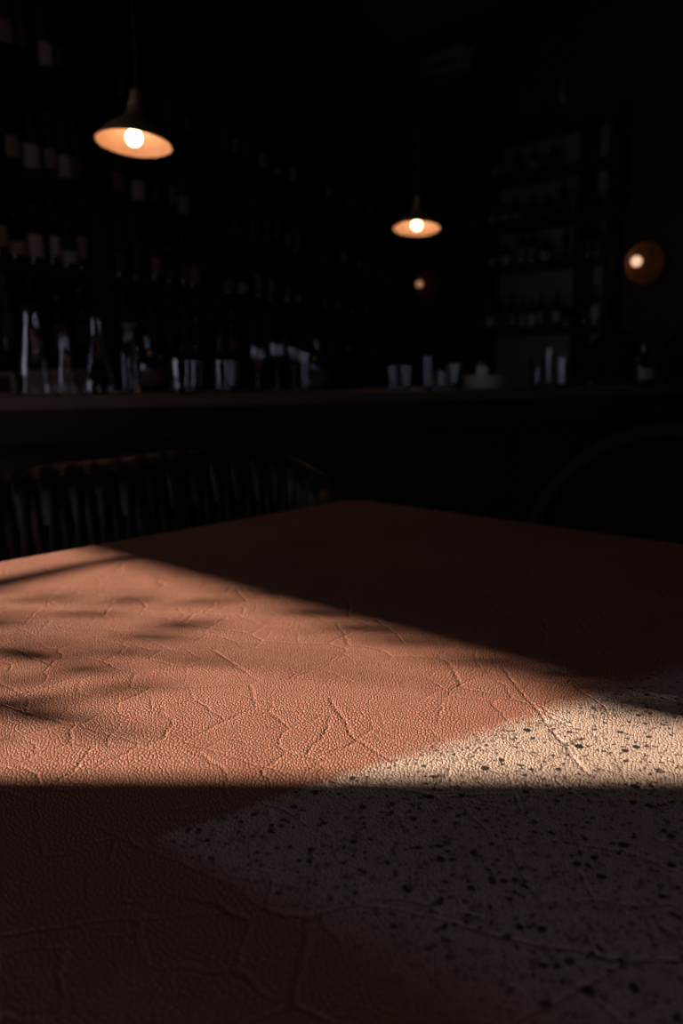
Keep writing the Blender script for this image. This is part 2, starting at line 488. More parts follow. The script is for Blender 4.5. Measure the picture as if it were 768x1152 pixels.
obj('front_panel', bm, M['bar_wood'], K)
bm = NEW(); bm_box(bm, -.2, sb-.07, .18, .35, 0, .1); obj('plinth', bm, M['black_metal'], K)
bm = NEW(); bm_tube(bm, [(-.2, .04, .2), (sb-.1, .04, .2)], .016); 
for i in range(6):
    x = -.1+i*(sb-.1)/5.2; bm_tube(bm, [(x, .04, .2), (x, .13, .2)], .008)
obj('foot_rail', bm, M['brass'], K)
def bar_pt(px, back):
    P = c0 + NB*back; q = on_line(px, P, DB, BT); q.z = BT+.0006; return q
def bar_scale(p): return (p.y*CP - (p.z-CH)*SP)/F          # metres per pixel there

# ------------------------------------------------------------------ glassware (all sizes in metres)
def glass_vessel(name, label, cat, p, prof, wall=.0028, m='glass', rotz=0, tilt=None, group=None, seg=32):
    "prof: outer profile from foot to lip"
    inner = [(max(r-wall, .0), z) for r, z in prof[1:]][::-1]
    inner[-1] = (inner[-1][0], prof[1][1]+.004)
    full = [(0, prof[0][1])] + prof + inner + [(0, prof[1][1]+.004)]
    bm = NEW(); bm_lathe(bm, full, seg)
    o = obj(name, bm, M[m]); o.location = p; o.rotation_euler = (0, 0, rotz)
    return tag(o, label, cat, group)
def H(px, top, back):            # vessel height for a lip row in the photo
    p = bar_pt(px, back); base = 576 - 0  # solved numerically below
    d = p.y*CP + (CH-p.z)*SP
    u, v = 0, -(top-576)/F
    # z of the sight line above p at that ground distance
    z = CH + p.y*((v*CP-SP)/(CP+v*SP))
    return z-BT
def carafe(label, px, top, back, rb, rn, rl, neck=.62, m='glass', name='carafe'):
    h = H(px, top, back); p = bar_pt(px, back)
    prof = [(rb*.96, 0), (rb, .006), (rb*.98, .03)]
    for k in range(1, 9):
        t = k/8; prof.append((rb*.98 + (rn-rb*.98)*(t**.85), .03+(h*neck-.03)*t))
    prof += [(rn*.96, h*(neck+.12)), (rn, h*.93), (rl, h)]
    return glass_vessel(name, label, 'carafe', p, prof, m=m)
carafe('tallest conical clear glass carafe, in front of the low wooden box on the bar', 40, 343, .13, .062, .026, .032, .80)
carafe('small slim clear glass carafe between the two large conical carafes', 76, 374, .12, .036, .019, .024, .72)
carafe('wide-footed conical clear glass carafe next to the stoppered decanter', 112, 354, .13, .058, .020, .026, .82)
# straight decanter
p = bar_pt(147, .15); h = H(147, 358, .15)
D_ = thing('decanter', 'straight clear glass decanter with a stopper, next to the conical carafes', 'decanter', p)
bm = NEW(); bm_lathe(bm, [(0, 0), (.032, 0), (.036, .006), (.036, h*.52), (.030, h*.60), (.021, h*.66), (.020, h*.86), (.025, h*.89), (.022, h*.89), (.0165, h*.86), (.0175, h*.66), (.026, h*.59), (.0325, h*.52), (.0325, .01), (0, .01)], 32); obj('body', bm, M['glass'], D_)
bm = NEW(); bm_lathe(bm, [(0, h*.84), (.013, h*.84), (.0155, h*.895), (.024, h*.90), (.026, h*.94), (.020, h*.99), (0, h)], 24); obj('stopper', bm, M['glass'], D_)
def tumbler(label, px, top, back, r, name='tumbler', m='glass', flare=1.08, cat='glass', group=None):
    h = H(px, top, back); p = bar_pt(px, back)
    return glass_vessel(name, label, cat, p, [(r*.9, 0), (r*.96, .008), (r, h*.4), (r*flare, h)], .0022, m, group=group)
tumbler('wide clear glass tumbler on the bar, the broader of two near the decanter', 209, 405, .12, .060, name='wide_tumbler', flare=1.02)
tumbler('narrower clear glass tumbler standing beside the wide tumbler', 254, 406, .13, .048, flare=1.02)
def small_wine_glass(label, px, top, back, name='wine_glass', r=.032, m='glass'):
    h = H(px, top, back); p = bar_pt(px, back)
    w_ = .0014
    prof = [(0, 0), (r*1.0, 0), (r*.95, .003), (.006, .010), (.0035, .02), (.0035, h*.42), (.010, h*.46), (r*.8, h*.56), (r*1.1, h*.75), (r*.95, h),
            (r*.95-w_, h), (r*1.1-w_, h*.75), (r*.8-w_, h*.565), (.008, h*.475), (0, h*.47)]
    bm = NEW(); bm_lathe(bm, prof, 28); o = obj(name, bm, M[m]); o.location = p
    return tag(o, label, 'glass')
small_wine_glass('stemmed glass, the one of three standing closest to the tumblers', 290, 391, .28)
small_wine_glass('stemmed glass standing between two others on the bar', 312, 386, .24)
small_wine_glass('stemmed glass, the one of three beside the slender highball glass', 331, 390, .32, r=.028)
tumbler('slender clear highball glass beside the three stemmed glasses', 343, 396, .16, .018, name='highball_glass')
tumbler('small slim clear glass, the narrower of a pair standing together on the bar', 441, 412, .14, .021, name='shot_glass')
tumbler('small clear glass, the wider of a pair standing together on the bar', 455, 412, .11, .024, name='shot_glass')
tumbler('tall narrow clear glass between the small glass pair and the glass bowl', 480, 401, .12, .020, name='highball_glass')
tumbler('low clear glass on the bar just before the round pale dish', 494, 418, .20, .024, name='shot_glass')
tumbler('low wide clear glass bowl beside the round pale dish', 508, 410, .30, .05, name='glass_bowl', cat='bowl')
tumbler('narrow flared clear glass, one of a trio, on the side of the pale dish', 602, 402, .15, .022, name='flared_glass', flare=1.5)
tumbler('tallest clear glass, the middle one of the trio beyond the pale dish', 616, 393, .18, .022, name='highball_glass')
tumbler('straight clear glass shining warm, last of the trio beyond the pale dish', 631, 403, .12, .026, name='highball_glass', flare=1.0)

# round pale dish with a jar on it
p = bar_pt(546, .17); h = H(546, 422, .17)
d = glass_vessel('round_dish', 'round pale ceramic dish with straight sides on the bar', 'dish', p,
                 [(.090, 0), (.094, .004), (.095, h*.5), (.095, h)], .006, 'ceramic')
pj = Vector(p) + Vector((-.01, .02, .0106)); 
J = thing('jar', 'small grey lidded jar standing in the round pale dish', 'jar', pj)
hj = H(546, 406, .17)-.012
bm = NEW(); bm_lathe(bm, [(0, 0), (.026, 0), (.028, .004), (.028, hj*.75), (.024, hj*.8), (0, hj*.8)], 24); obj('body', bm, M['ac'], J)
bm = NEW(); bm_lathe(bm, [(0, hj*.8), (.026, hj*.8), (.026, hj*.95), (.02, hj), (0, hj)], 24); obj('lid', bm, M['cap'], J)

# boxes at the left end
def open_frame_box(px, back, w_, h_, dd, label):
    p = bar_pt(px, back)
    t = thing('menu_holder', label, 'menu holder', p, angB)
    bm = NEW(); f = .012
    bm_box(bm, -w_/2, w_/2, -dd/2, dd/2, 0, f, None, .001); bm_box(bm, -w_/2, w_/2, -dd/2, dd/2, h_-f, h_, None, .001)
    bm_box(bm, -w_/2, -w_/2+f, -dd/2, dd/2, f+.0002, h_-f-.0002); bm_box(bm, w_/2-f, w_/2, -dd/2, dd/2, f+.0002, h_-f-.0002)
    obj('frame', bm, M['wood_box'], t)
    bm = NEW(); bm_box(bm, -w_/2+f+.0005, w_/2-f-.0005, dd/2-.006, dd/2-.001, f+.0005, h_-f-.0005); obj('back_board', bm, M['black_metal'], t)
open_frame_box(2, .10, .085, .075, .05, 'small open wooden frame box at the end of the bar beside the tallest carafe')
p = bar_pt(62, .27)
t = thing('wooden_box', 'low brown wooden box behind the tallest and the small slim carafes', 'box', p, angB)
bm = NEW(); bm_box(bm, -.10, .10, -.05, .05, 0, .074, None, .002); obj('body', bm, M['wood_box'], t)
bm = NEW(); bm_box(bm, -.102, .102, -.052, .052, .0745, .083, None, .002); obj('lid', bm, M['wood_box'], t)

# ------------------------------------------------------------------ bottles
def bottle_mesh(kind):
    P = {'wine': [(0, .004), (.026, 0), (.036, .003), (.0375, .012), (.0375, .185), (.034, .205), (.020, .232), (.0145, .25), (.0135, .285), (.0155, .287), (.0155, .297), (0, .298)],
         'spirit': [(0, .004), (.034, 0), (.041, .004), (.042, .014), (.042, .155), (.038, .175), (.022, .193), (.0145, .205), (.0140, .245), (.0165, .247), (.0165, .256), (0, .257)],
         'tall': [(0, .003), (.028, 0), (.033, .004), (.0335, .012), (.0335, .215), (.030, .235), (.016, .265), (.0135, .28), (.0130, .318), (.015, .32), (.015, .33), (0, .331)],
         'squat': [(0, .003), (.040, 0), (.050, .005), (.052, .02), (.050, .09), (.044, .125), (.026, .148), (.016, .158), (.0155, .185), (.019, .187), (.019, .196), (0, .197)]}[kind]
    bm = NEW(); bm_lathe(bm, P, 20); return P, bm
BOT = {}
def label_mesh(rad, z0, z1, arc=2.4):
    bm = NEW(); n = 12; th = .0006
    rows = []
    for r in (rad+.0002, rad+.0002+th):
        for z in (z0, z1):
            rows.append([bm.verts.new((r*math.cos(-PI/2+arc*(i/n-.5)), r*math.sin(-PI/2+arc*(i/n-.5)), z)) for i in range(n+1)])
    a, b_, c, d = rows     # inner low, inner high, outer low, outer high
    for i in range(n):
        bm.faces.new((c[i], c[i+1], d[i+1], d[i])); bm.faces.new((a[i+1], a[i], b_[i], b_[i+1]))
        bm.faces.new((b_[i], d[i], d[i+1], b_[i+1])); bm.faces.new((a[i], a[i+1], c[i+1], c[i]))
    bm.faces.new((a[0], c[0], d[0], b_[0])); bm.faces.new((a[n], b_[n], d[n], c[n]))
    return bm
geo = {'wine': (.0375, .05, .135, .0142, .262, .302), 'spirit': (.042, .03, .125, .0172, .235, .262), 'tall': (.0335, .06, .165, .0155, .300, .336), 'squat': (.0522, .03, .085, .0195, .180, .202)}
for kind in ('wine', 'spirit', 'tall', 'squat'):
    P, bm = bottle_mesh(kind)
    g = geo[kind]
    for gc in ('green', 'brown', 'black', 'red', 'clear'):
        b2 = bm.copy(); BOT[kind, 'body', gc] = mesh('bottle_body', b2, M['bottle_'+gc])
    bm.free()
    for lc in ('paper', 'paper_tan', 'paper_dark', 'paper_red'):
        if kind == 'squat': z0, z1, rr = .028, .082, .0520
        else: z0, z1, rr = g[1], g[2], g[0]
        BOT[kind, 'label', lc] = mesh('bottle_label', label_mesh(rr, z0, z1), M[lc])
    for cc in ('cap', 'cap_red', 'cap_gold'):
        bm = NEW(); bm_lathe(bm, [(g[3]-.0005, g[4]), (g[3]+.0012, g[4]), (g[3]+.0012, g[5]-.002), (g[3]-.001, g[5]), (0, g[5])], 16)
        BOT[kind, 'cap', cc] = mesh('bottle_cap', bm, M[cc])
HGT = {'wine': .302, 'spirit': .262, 'tall': .336, 'squat': .202}
def bottle(kind, gc, lc, cc, p, rotz, label, group, s=1.0):
    t = thing('liquor_bottle', label, 'bottle', p, rotz, group)
    t.scale = (s, s, s)
    obj('body', BOT[kind, 'body', gc], None, t); obj('cap', BOT[kind, 'cap', cc], None, t)
    if lc: obj('paper_label', BOT[kind, 'label', lc], None, t)
    return t
ORD = ['first', 'second', 'third', 'fourth', 'fifth', 'sixth', 'seventh', 'eighth', 'ninth', 'tenth', 'eleventh', 'twelfth', 'thirteenth', 'fourteenth', 'fifteenth']
GN = {'green': 'dark green', 'brown': 'brown', 'black': 'black', 'red': 'red', 'clear': 'clear'}
LN = {'paper': 'pale label', 'paper_tan': 'tan label', 'paper_dark': 'dark label', 'paper_red': 'red label', None: 'no label'}

# ------------------------------------------------------------------ left shelving (front edge runs along DL)
rowz = [1.54+CH-.005, 1.24+CH, .80+CH, .43+CH, .05+CH]
angL = math.atan2(DL.y, DL.x)
def lp(px, z, back=0.0): return on_line(px, Bc - NL*back, DL, z)
UNITS = {}
def shelf_unit(pxa, pxb, label, key, where, extra_left=0):
    a = lp(pxa, 1.5); b_ = lp(pxb, 1.5); a.z = b_.z = 0
    a = a - DL*extra_left
    Lu = (b_-a).length
    t = thing('bottle_shelves', label, 'shelves', a, angL)
    # local x along the wall, +y away from the room
    bm = NEW(); bm_box(bm, 0, Lu, SH-.022, SH-.004, .45, 3.4); obj('back_panel', bm, M['shelf_wood'], t)
    for x0, x1 in ((0, .035), (Lu-.035, Lu)):
        bm = NEW(); bm_box(bm, x0, x1, 0, SH-.023, 0, 3.4, None, .002); obj('side_panel', bm, M['shelf_wood'], t)
    for z in rowz[1:]:
        bm = NEW(); bm_box(bm, .036, Lu-.036, .004, SH-.024, z-.035, z, None, .002); obj('shelf', bm, M['shelf_wood'], t)
    bm = NEW(); bm_box(bm, .036, Lu-.036, .004, SH-.024, 3.365, 3.4); obj('top_board', bm, M['shelf_wood'], t)
    bm = NEW(); bm_box(bm, .036, Lu-.036, .0, SH-.024, .05, .82, None, .003); obj('base_cabinet', bm, M['shelf_wood'], t)
    UNITS[key] = (a, Lu, where); return t
shelf_unit(-8, 117, 'tall black wooden bottle shelves behind the conical carafes', 'far left', 'behind the carafes', .05)
shelf_unit(119, 236, 'tall black wooden bottle shelves behind the decanter and wide tumbler', 'second', 'behind the decanter')
shelf_unit(238, 349, 'tall black wooden bottle shelves behind the three stemmed glasses', 'third', 'by the stemmed glasses')
shelf_unit(351, 441, 'tall black wooden bottle shelves at the corner end of the back-bar wall', 'farthest', 'by the corner')

def settle(xs, ws, lo, hi):
    "keep bottles in order, clear of each other and of the side panels"
    gap = .006
    for _ in range(60):
        for i in range(len(xs)):
            xs[i] = min(max(xs[i], lo+ws[i]+gap), hi-ws[i]-gap)
        for i in range(len(xs)-1):
            need = ws[i]+ws[i+1]+gap
            if xs[i+1]-xs[i] < need:
                m_ = (xs[i]+xs[i+1])/2; xs[i] = m_-need/2; xs[i+1] = m_+need/2
    return xs
RAD = {'wine': .0385, 'spirit': .0435, 'tall': .0345, 'squat': .0535}
def fill(items, z, gap, A, D, back_vec, Lu, lo, hi, ang, words_, group, sway):
    dep = [.062 if it[1] != 'squat' else .068 for it in items]
    def at(px, dp):
        q = on_line(px, A + back_vec*dp, D, z); return (q - A).xy.dot(D.xy)
    sc = [min(1, (gap-.012)/HGT[it[1]]) for it in items]
    xs = settle([at(it[0], dp) for it, dp in zip(items, dep)], [RAD[it[1]]*k for it, k in zip(items, sc)], lo, hi)
    for i, (it, x) in enumerate(zip(items, xs)):
        px, kind, gc, lc, cc = it[:5]
        p = A + D*x + back_vec*dep[i]; p = Vector((p.x, p.y, z+.0006))
        bottle(kind, gc, lc, cc, p, ang + R(random.uniform(*sway)),
               '%s bottle, %s, %s' % (GN[gc], LN[lc], words_ % ORD[i]), group, sc[i])
GAPS = {1: .55, 2: 1.24-.80-.035, 3: .80-.43-.035, 4: .43-.05-.035}
def rowfill(row, items, unit, place):
    A, Lu, where = UNITS[unit]
    fill(items, rowz[row], GAPS[row], A, DL, -NL, Lu, .036, Lu-.036, angL, '%s towards the corner on the ' + '%s shelf %s' % (place, where),
         'bottles on the %s shelf %s' % (place, where), (-30, 15))
U = 'far left'
rowfill(1, [(6, 'wine', 'brown', 'paper_tan', 'cap'), (25, 'tall', 'green', 'paper_dark', 'cap_red'), (52, 'spirit', 'clear', 'paper', 'cap'), (78, 'wine', 'black', 'paper_dark', 'cap'), (98, 'wine', 'black', None, 'cap')], U, 'top')
rowfill(2, [(14, 'wine', 'black', 'paper_tan', 'cap'), (36, 'spirit', 'clear', 'paper', 'cap'), (57, 'wine', 'brown', 'paper_tan', 'cap_red'), (78, 'spirit', 'clear', 'paper', 'cap'), (98, 'wine', 'red', 'paper_dark', 'cap_red')], U, 'second')
rowfill(3, [(2, 'wine', 'brown', 'paper_tan', 'cap'), (18, 'squat', 'black', 'paper_tan', 'cap'), (37, 'spirit', 'brown', 'paper', 'cap'), (62, 'wine', 'green', 'paper', 'cap_red'), (83, 'squat', 'clear', 'paper', 'cap'), (103, 'tall', 'brown', 'paper_tan', 'cap')], U, 'third')
rowfill(4, [(8, 'tall', 'clear', 'paper_dark', 'cap'), (38, 'tall', 'black', 'paper_dark', 'cap'), (66, 'spirit', 'black', 'paper_dark', 'cap_red'), (92, 'wine', 'brown', 'paper_dark', 'cap')], U, 'lowest')
U = 'second'
rowfill(1, [(133, 'wine', 'black', 'paper_dark', 'cap'), (160, 'tall', 'black', None, 'cap'), (186, 'wine', 'brown', 'paper_dark', 'cap'), (212, 'spirit', 'black', 'paper_dark', 'cap')], U, 'top')
rowfill(2, [(132, 'wine', 'red', 'paper_red', 'cap_red'), (155, 'spirit', 'brown', 'paper', 'cap'), (175, 'wine', 'black', 'paper_dark', 'cap'), (192, 'tall', 'brown', 'paper_tan', 'cap'), (208, 'spirit', 'clear', 'paper', 'cap'), (226, 'wine', 'black', None, 'cap')], U, 'second')
rowfill(3, [(134, 'spirit', 'clear', 'paper_dark', 'cap'), (153, 'tall', 'clear', 'paper_dark', 'cap_red'), (174, 'wine', 'brown', 'paper_tan', 'cap'), (190, 'squat', 'brown', 'paper_dark', 'cap_gold'), (208, 'wine', 'black', 'paper_red', 'cap_red'), (224, 'spirit', 'brown', 'paper_tan', 'cap')], U, 'third')
rowfill(4, [(140, 'wine', 'black', 'paper_dark', 'cap'), (170, 'spirit', 'clear', 'paper_dark', 'cap'), (190, 'wine', 'black', 'paper_dark', 'cap'), (206, 'tall', 'clear', 'paper_dark', 'cap'), (222, 'tall', 'green', 'paper_dark', 'cap')], U, 'lowest')
U = 'third'
rowfill(1, [(250, 'wine', 'black', 'paper_dark', 'cap'), (262, 'wine', 'brown', 'paper_tan', 'cap'), (275, 'spirit', 'black', 'paper_dark', 'cap'), (294, 'spirit', 'brown', 'paper_tan', 'cap_gold'), (309, 'squat', 'black', 'paper_tan', 'cap'), (328, 'wine', 'brown', 'paper', 'cap')], U, 'top')
rowfill(2, [(250, 'wine', 'black', None, 'cap'), (262, 'squat', 'clear', 'paper_dark', 'cap'), (284, 'spirit', 'red', 'paper_red', 'cap_gold'), (297, 'wine', 'brown', 'paper_red', 'cap'), (310, 'tall', 'red', 'paper_red', 'cap'), (322, 'spirit', 'brown', 'paper_tan', 'cap'), (333, 'wine', 'brown', 'paper_tan', 'cap')], U, 'second')
rowfill(3, [(256, 'squat', 'brown', 'paper_tan', 'cap'), (271, 'squat', 'clear', 'paper', 'cap'), (290, 'tall', 'brown', 'paper_tan', 'cap'), (303, 'tall', 'brown', 'paper', 'cap'), (322, 'spirit', 'brown', 'paper_tan', 'cap_red'), (336, 'wine', 'black', None, 'cap')], U, 'third')
rowfill(4, [(247, 'tall', 'black', 'paper_dark', 'cap'), (260, 'wine', 'red', 'paper_red', 'cap_red'), (282, 'wine', 'clear', 'paper_dark', 'cap'), (301, 'tall', 'clear', 'paper_dark', 'cap'), (318, 'wine', 'brown', 'paper_red', 'cap_red'), (335, 'spirit', 'black', 'paper_dark', 'cap')], U, 'lowest')
U = 'farthest'
rowfill(1, [(367, 'wine', 'brown', 'paper', 'cap'), (388, 'spirit', 'black', 'paper_tan', 'cap_gold'), (398, 'wine', 'red', 'paper_dark', 'cap'), (414, 'wine', 'brown', 'paper_tan', 'cap'), (427, 'wine', 'black', None, 'cap')], U, 'top')
rowfill(2, [(362, 'wine', 'black', None, 'cap'), (384, 'spirit', 'clear', 'paper', 'cap'), (400, 'squat', 'clear', 'paper', 'cap'), (410, 'squat', 'brown', 'paper_tan', 'cap'), (424, 'wine', 'black', None, 'cap')], U, 'second')
rowfill(3, [(366, 'wine', 'black', None, 'cap'), (380, 'wine', 'black', 'paper_dark', 'cap'), (396, 'spirit', 'black', 'paper_dark', 'cap'), (412, 'wine', 'black', None, 'cap')], U, 'third')
rowfill(4, [(372, 'spirit', 'black', 'paper_dark', 'cap'), (392, 'wine', 'black', None, 'cap'), (418, 'tall', 'brown', 'paper_dark', 'cap')], U, 'lowest')

# ------------------------------------------------------------------ right shelving on the right wall
angR = math.atan2(DR.y, DR.x)
SD = .26
def rp(px, z, out=0.0): return on_line(px, Bc + NR*out, DR, z)
a = rp(536, 1.5, SD); b_ = rp(681, 1.5, SD); a.z = b_.z = 0
Lu = (b_-a).length
t = thing('bottle_shelves', 'wide open shelves with a grey back beside the large wall lamp', 'shelves', a, angR)
mid = (rp(645, 1.5, SD)-rp(536, 1.5, SD)).length
TOPR = CH+1.99
ys = 1 if (Matrix.Rotation(angR, 3, 'Z') @ Vector((0, 1, 0))).dot(NR) < 0 else -1
def yb(a_, b2): return (a_, b2) if ys > 0 else (-b2, -a_)
bm = NEW(); bm_box(bm, 0, Lu, *yb(SD-.02, SD-.004), .1, TOPR-.05); obj('back_panel', bm, M['back_panel'], t)
rr = [.3175+CH, .877+CH, 1.24+CH, 1.64+CH]
for x0, x1 in ((0, .05), (mid-.025, mid+.025), (Lu-.05, Lu)):
    bm = NEW(); bm_box(bm, x0, x1, *yb(0, SD-.021), 0, TOPR, None, .002); obj('side_panel', bm, M['shelf_wood'], t)
for z in rr:
    for x0, x1 in ((.051, mid-.026), (mid+.026, Lu-.051)):
        bm = NEW(); bm_box(bm, x0, x1, *yb(.003, SD-.022), z-.055, z, None, .002); obj('shelf', bm, M['shelf_wood'], t)
bm = NEW(); bm_box(bm, -.03, Lu+.03, *yb(-.02, SD-.004), TOPR+.001, TOPR+.09, None, .003); obj('top_board', bm, M['shelf_wood'], t)
bm = NEW(); bm_box(bm, .051, Lu-.051, *yb(.003, SD-.022), .05, .75, None, .003); obj('base_cabinet', bm, M['shelf_wood'], t)
RU0 = Vector((a.x, a.y, 0))
GR = [.877-.3175-.055, 1.24-.877-.055, 1.64-1.24-.055, 1.99-1.64-.05]
def rowright(k, items, place):
    ls = [it for it in items if it[0] < 646]; rs = [it for it in items if it[0] > 646]
    rot = angR if ys > 0 else angR+PI
    for part, lo, hi, side in ((ls, .051, mid-.026, 'wide grey-backed bay'), (rs, mid+.026, Lu-.051, 'narrow grey-backed bay')):
        if part: fill(part, rr[k], GR[k], RU0, DR, -NR, Lu, lo, hi, rot, '%s from the corner, ' + '%s shelf, %s' % (place, side),
                      'bottles on the %s shelf, %s' % (place, side), (-10, 30))
rowright(0, [(546, 'spirit', 'clear', 'paper', 'cap'), (560, 'wine', 'black', 'paper_dark', 'cap'), (576, 'wine', 'brown', 'paper_tan', 'cap'), (587, 'spirit', 'red', 'paper_tan', 'cap'), (597, 'spirit', 'clear', 'paper', 'cap'), (608, 'wine', 'clear', 'paper_tan', 'cap'), (625, 'wine', 'clear', 'paper', 'cap'), (637, 'squat', 'brown', 'paper_red', 'cap_gold'), (657, 'wine', 'black', 'paper_dark', 'cap'), (668, 'tall', 'clear', 'paper', 'cap')], 'lowest')
rowright(1, [(554, 'squat', 'brown', 'paper_tan', 'cap'), (569, 'squat', 'clear', 'paper', 'cap'), (586, 'wine', 'clear', 'paper_tan', 'cap'), (598, 'wine', 'brown', 'paper_tan', 'cap'), (613, 'squat', 'brown', 'paper_tan', 'cap'), (635, 'tall', 'black', 'paper_dark', 'cap'), (656, 'wine', 'brown', 'paper_dark', 'cap'), (667, 'wine', 'black', 'paper_dark', 'cap')], 'third')
rowright(2, [(549, 'squat', 'clear', 'paper_tan', 'cap'), (566, 'squat', 'brown', 'paper_tan', 'cap_gold'), (580, 'squat', 'brown', 'paper_tan', 'cap'), (598, 'squat', 'black', 'paper_dark', 'cap'), (616, 'squat', 'brown', 'paper_dark', 'cap'), (633, 'wine', 'black', 'paper_dark', 'cap'), (658, 'squat', 'black', None, 'cap')], 'second')
rowright(3, [(558, 'squat', 'clear', 'paper_tan', 'cap'), (582, 'squat', 'black', 'paper_dark', 'cap'), (600, 'squat', 'clear', 'paper_tan', 'cap'), (622, 'squat', 'black', 'paper_dark', 'cap')], 'top')

# bottles standing on the bar
def bar_bottle(px, kind, gc, lc, cc, back, label):
    p = bar_pt(px, back); return bottle(kind, gc, lc, cc, p, angB, label, 'bottles on the bar')
bar_bottle(170, 'squat', 'black', 'paper_dark', 'cap', .33, 'squat dark bottle with a dim label on the bar behind the decanter')
bar_bottle(358, 'squat', 'green', 'paper_dark', 'cap', .33, 'squat dark green bottle alone on the bar beyond the slender highball glass')
bar_bottle(722, 'squat', 'brown', 'paper_tan', 'cap', .16, 'squat brown bottle on the bar between the two round black seat backs')

# ------------------------------------------------------------------ pendants
def pendant(label, px, py, d, rim, tilt_x, tilt_y, lit=True, drop=0):
    c = at_depth(px, py, d)
    t = thing('pendant_lamp', label, 'pendant lamp', (c.x, c.y, c.z))
    mt = Matrix.Rotation(tilt_y, 4, 'Y') @ Matrix.Rotation(tilt_x, 4, 'X')
    r = rim
    # pivot at the top of the neck so that the flex hangs plumb
    topz = r*1.42
    piv = mt @ Vector((0, 0, topz))
    prof_o = [(r, 0), (r*.995, r*.03), (r*.86, r*.22), (r*.66, r*.42), (r*.44, r*.58), (r*.28, r*.72), (r*.21, r*.86), (r*.19, r*.98)]
    th = .0025
    prof_i = [(max(a_-th, .001), b_-th*.4) for a_, b_ in prof_o[::-1]]
    bm = NEW(); bm_lathe(bm, prof_o+[(r*.18, r*1.0), (r*.17, r*.985)], 48, mtx=mt)
    # outer skin only as a closed thin shell with brass
    sh = obj('shade', bm, M['brass'], t)
    bm = NEW(); bm_lathe(bm, [(r*.999, .0006)]+[(a_-.0012, b_+.0004) for a_, b_ in prof_o[1:]]+[(0, r*.985)], 48, mtx=mt)
    li = obj('shade_lining', bm, M['shade_in'], t); li['label'] = 'pale glowing inside of the shade'
    bm = NEW(); bm_lathe(bm, [(0, r*1.0), (r*.20, r*1.0), (r*.21, r*1.03), (r*.15, r*1.07), (r*.15, r*1.34), (r*.10, r*1.39), (0, topz)], 24, mtx=mt)
    obj('socket_cap', bm, M['brass'], t)
    bm = NEW(); bm_lathe(bm, [(0, r*.561), (r*.12, r*.561), (r*.12, r*.75), (0, r*.75)], 20, mtx=mt); sk = obj('lamp_socket', bm, M['porcelain'], t)
    bz = r*.16
    bm = NEW()
    prof = [(0, -r*.215+bz)]
    for k in range(1, 10):
        a_ = -PI/2 + PI*.86*k/9; prof.append((r*.215*math.cos(a_), r*.215*math.sin(a_)+bz))
    prof += [(r*.10, r*.55+0), (0, r*.56)]
    bm_lathe(bm, prof, 28, mtx=mt); obj('bulb', bm, M['bulb'], sk)
    bm = NEW(); bm_tube(bm, [piv + Vector((0, 0, -.004)), Vector((piv.x, piv.y, CEIL-c.z-.03))], .0035, 8); obj('cord', bm, M['cord'], t)
    bm = NEW(); bm_lathe(bm, [(0, 0), (.05, 0), (.055, -.01), (.03, -.03), (0, -.032)], 24, cen=(piv.x, piv.y, CEIL-c.z-.0005)); obj('ceiling_rose', bm, M['brass'], t)
    return t
pendant('larger lit brass pendant lamp, tilted, hanging above the carafes', 150.5, 162, 2.60, .1215, R(-6), R(3.5))
pendant('lit brass pendant lamp hanging over mid bar, smaller in view', 468.5, 257.5, 4.2, .122, R(-9), R(1))

# small bare brass socket hanging at the upper right
c = at_depth(633, 118, 6.0)
t = thing('socket_pendant', 'small unlit brass socket pendant hanging high in front of the grey-backed shelves', 'pendant lamp', c)
bm = NEW(); bm_lathe(bm, [(0, 0), (.022, 0), (.03, .01), (.032, .05), (.022, .10), (.015, .16), (.008, .19), (0, .19)], 20); obj('socket', bm, M['brass'], t)
bm = NEW(); bm_tube(bm, [(0, 0, .189), (0, 0, CEIL-c.z-.02)], .003, 8); obj('cord', bm, M['cord'], t)
bm = NEW(); bm_lathe(bm, [(0, 0), (.045, 0), (.03, -.022), (0, -.024)], 20, cen=(0, 0, CEIL-c.z-.0005)); obj('ceiling_rose', bm, M['brass'], t)

# ------------------------------------------------------------------ wall lamps
def sconce(label, px, py, rad, rb, out, bulbm):
    # the dish centre on the right wall
    pz = 0
    P = rp(px, 1.5); 
    z = CH + P.y*((-(py-576)/F*CP-SP)/(CP+(-(py-576)/F)*SP))
    P = rp(px, z); P.z = z
    t = thing('wall_lamp', label, 'wall lamp', P)
    q = NR.to_track_quat('Z', 'Y').to_matrix().to_4x4()
    r = rad
    bm = NEW(); bm_lathe(bm, [(0, .001), (r*.45, .001), (r, .055), (r*1.0, .062), (r*.985, .064), (r*.80, .040), (r*.76, .044), (r*.72, .034), (r*.42, .012), (r*.36, .016), (r*.30, .010), (0, .010)], 56, mtx=q); obj('dish', bm, M['copper'], t)
    bm = NEW(); bm_lathe(bm, [(0, .0105), (.022, .0105), (.022, .03), (.010, .035), (.010, out-rb*1.1), (.02, out-rb*1.05), (.02, out-rb*.8), (0, out-rb*.8)], 20, mtx=q); ar = obj('arm', bm, M['brass'], t)
    bm = NEW(); bmesh.ops.create_uvsphere(bm, u_segments=28, v_segments=16, radius=rb, matrix=Matrix.Translation(NR*out)); obj('globe_bulb', bm, M[bulbm], ar)
    return t
M['bulb_far'] = emit('dim_globe_bulb', (1, .45, .22), .42)
sconce('large lit copper dish wall lamp with a globe bulb, beside the grey-backed shelves', 728.5, 296, .165, .040, .20, 'bulb_small')
sconce('small dim globe wall lamp in the room corner below the smaller pendant', 486, 321, .15, .032, .20, 'bulb_far')

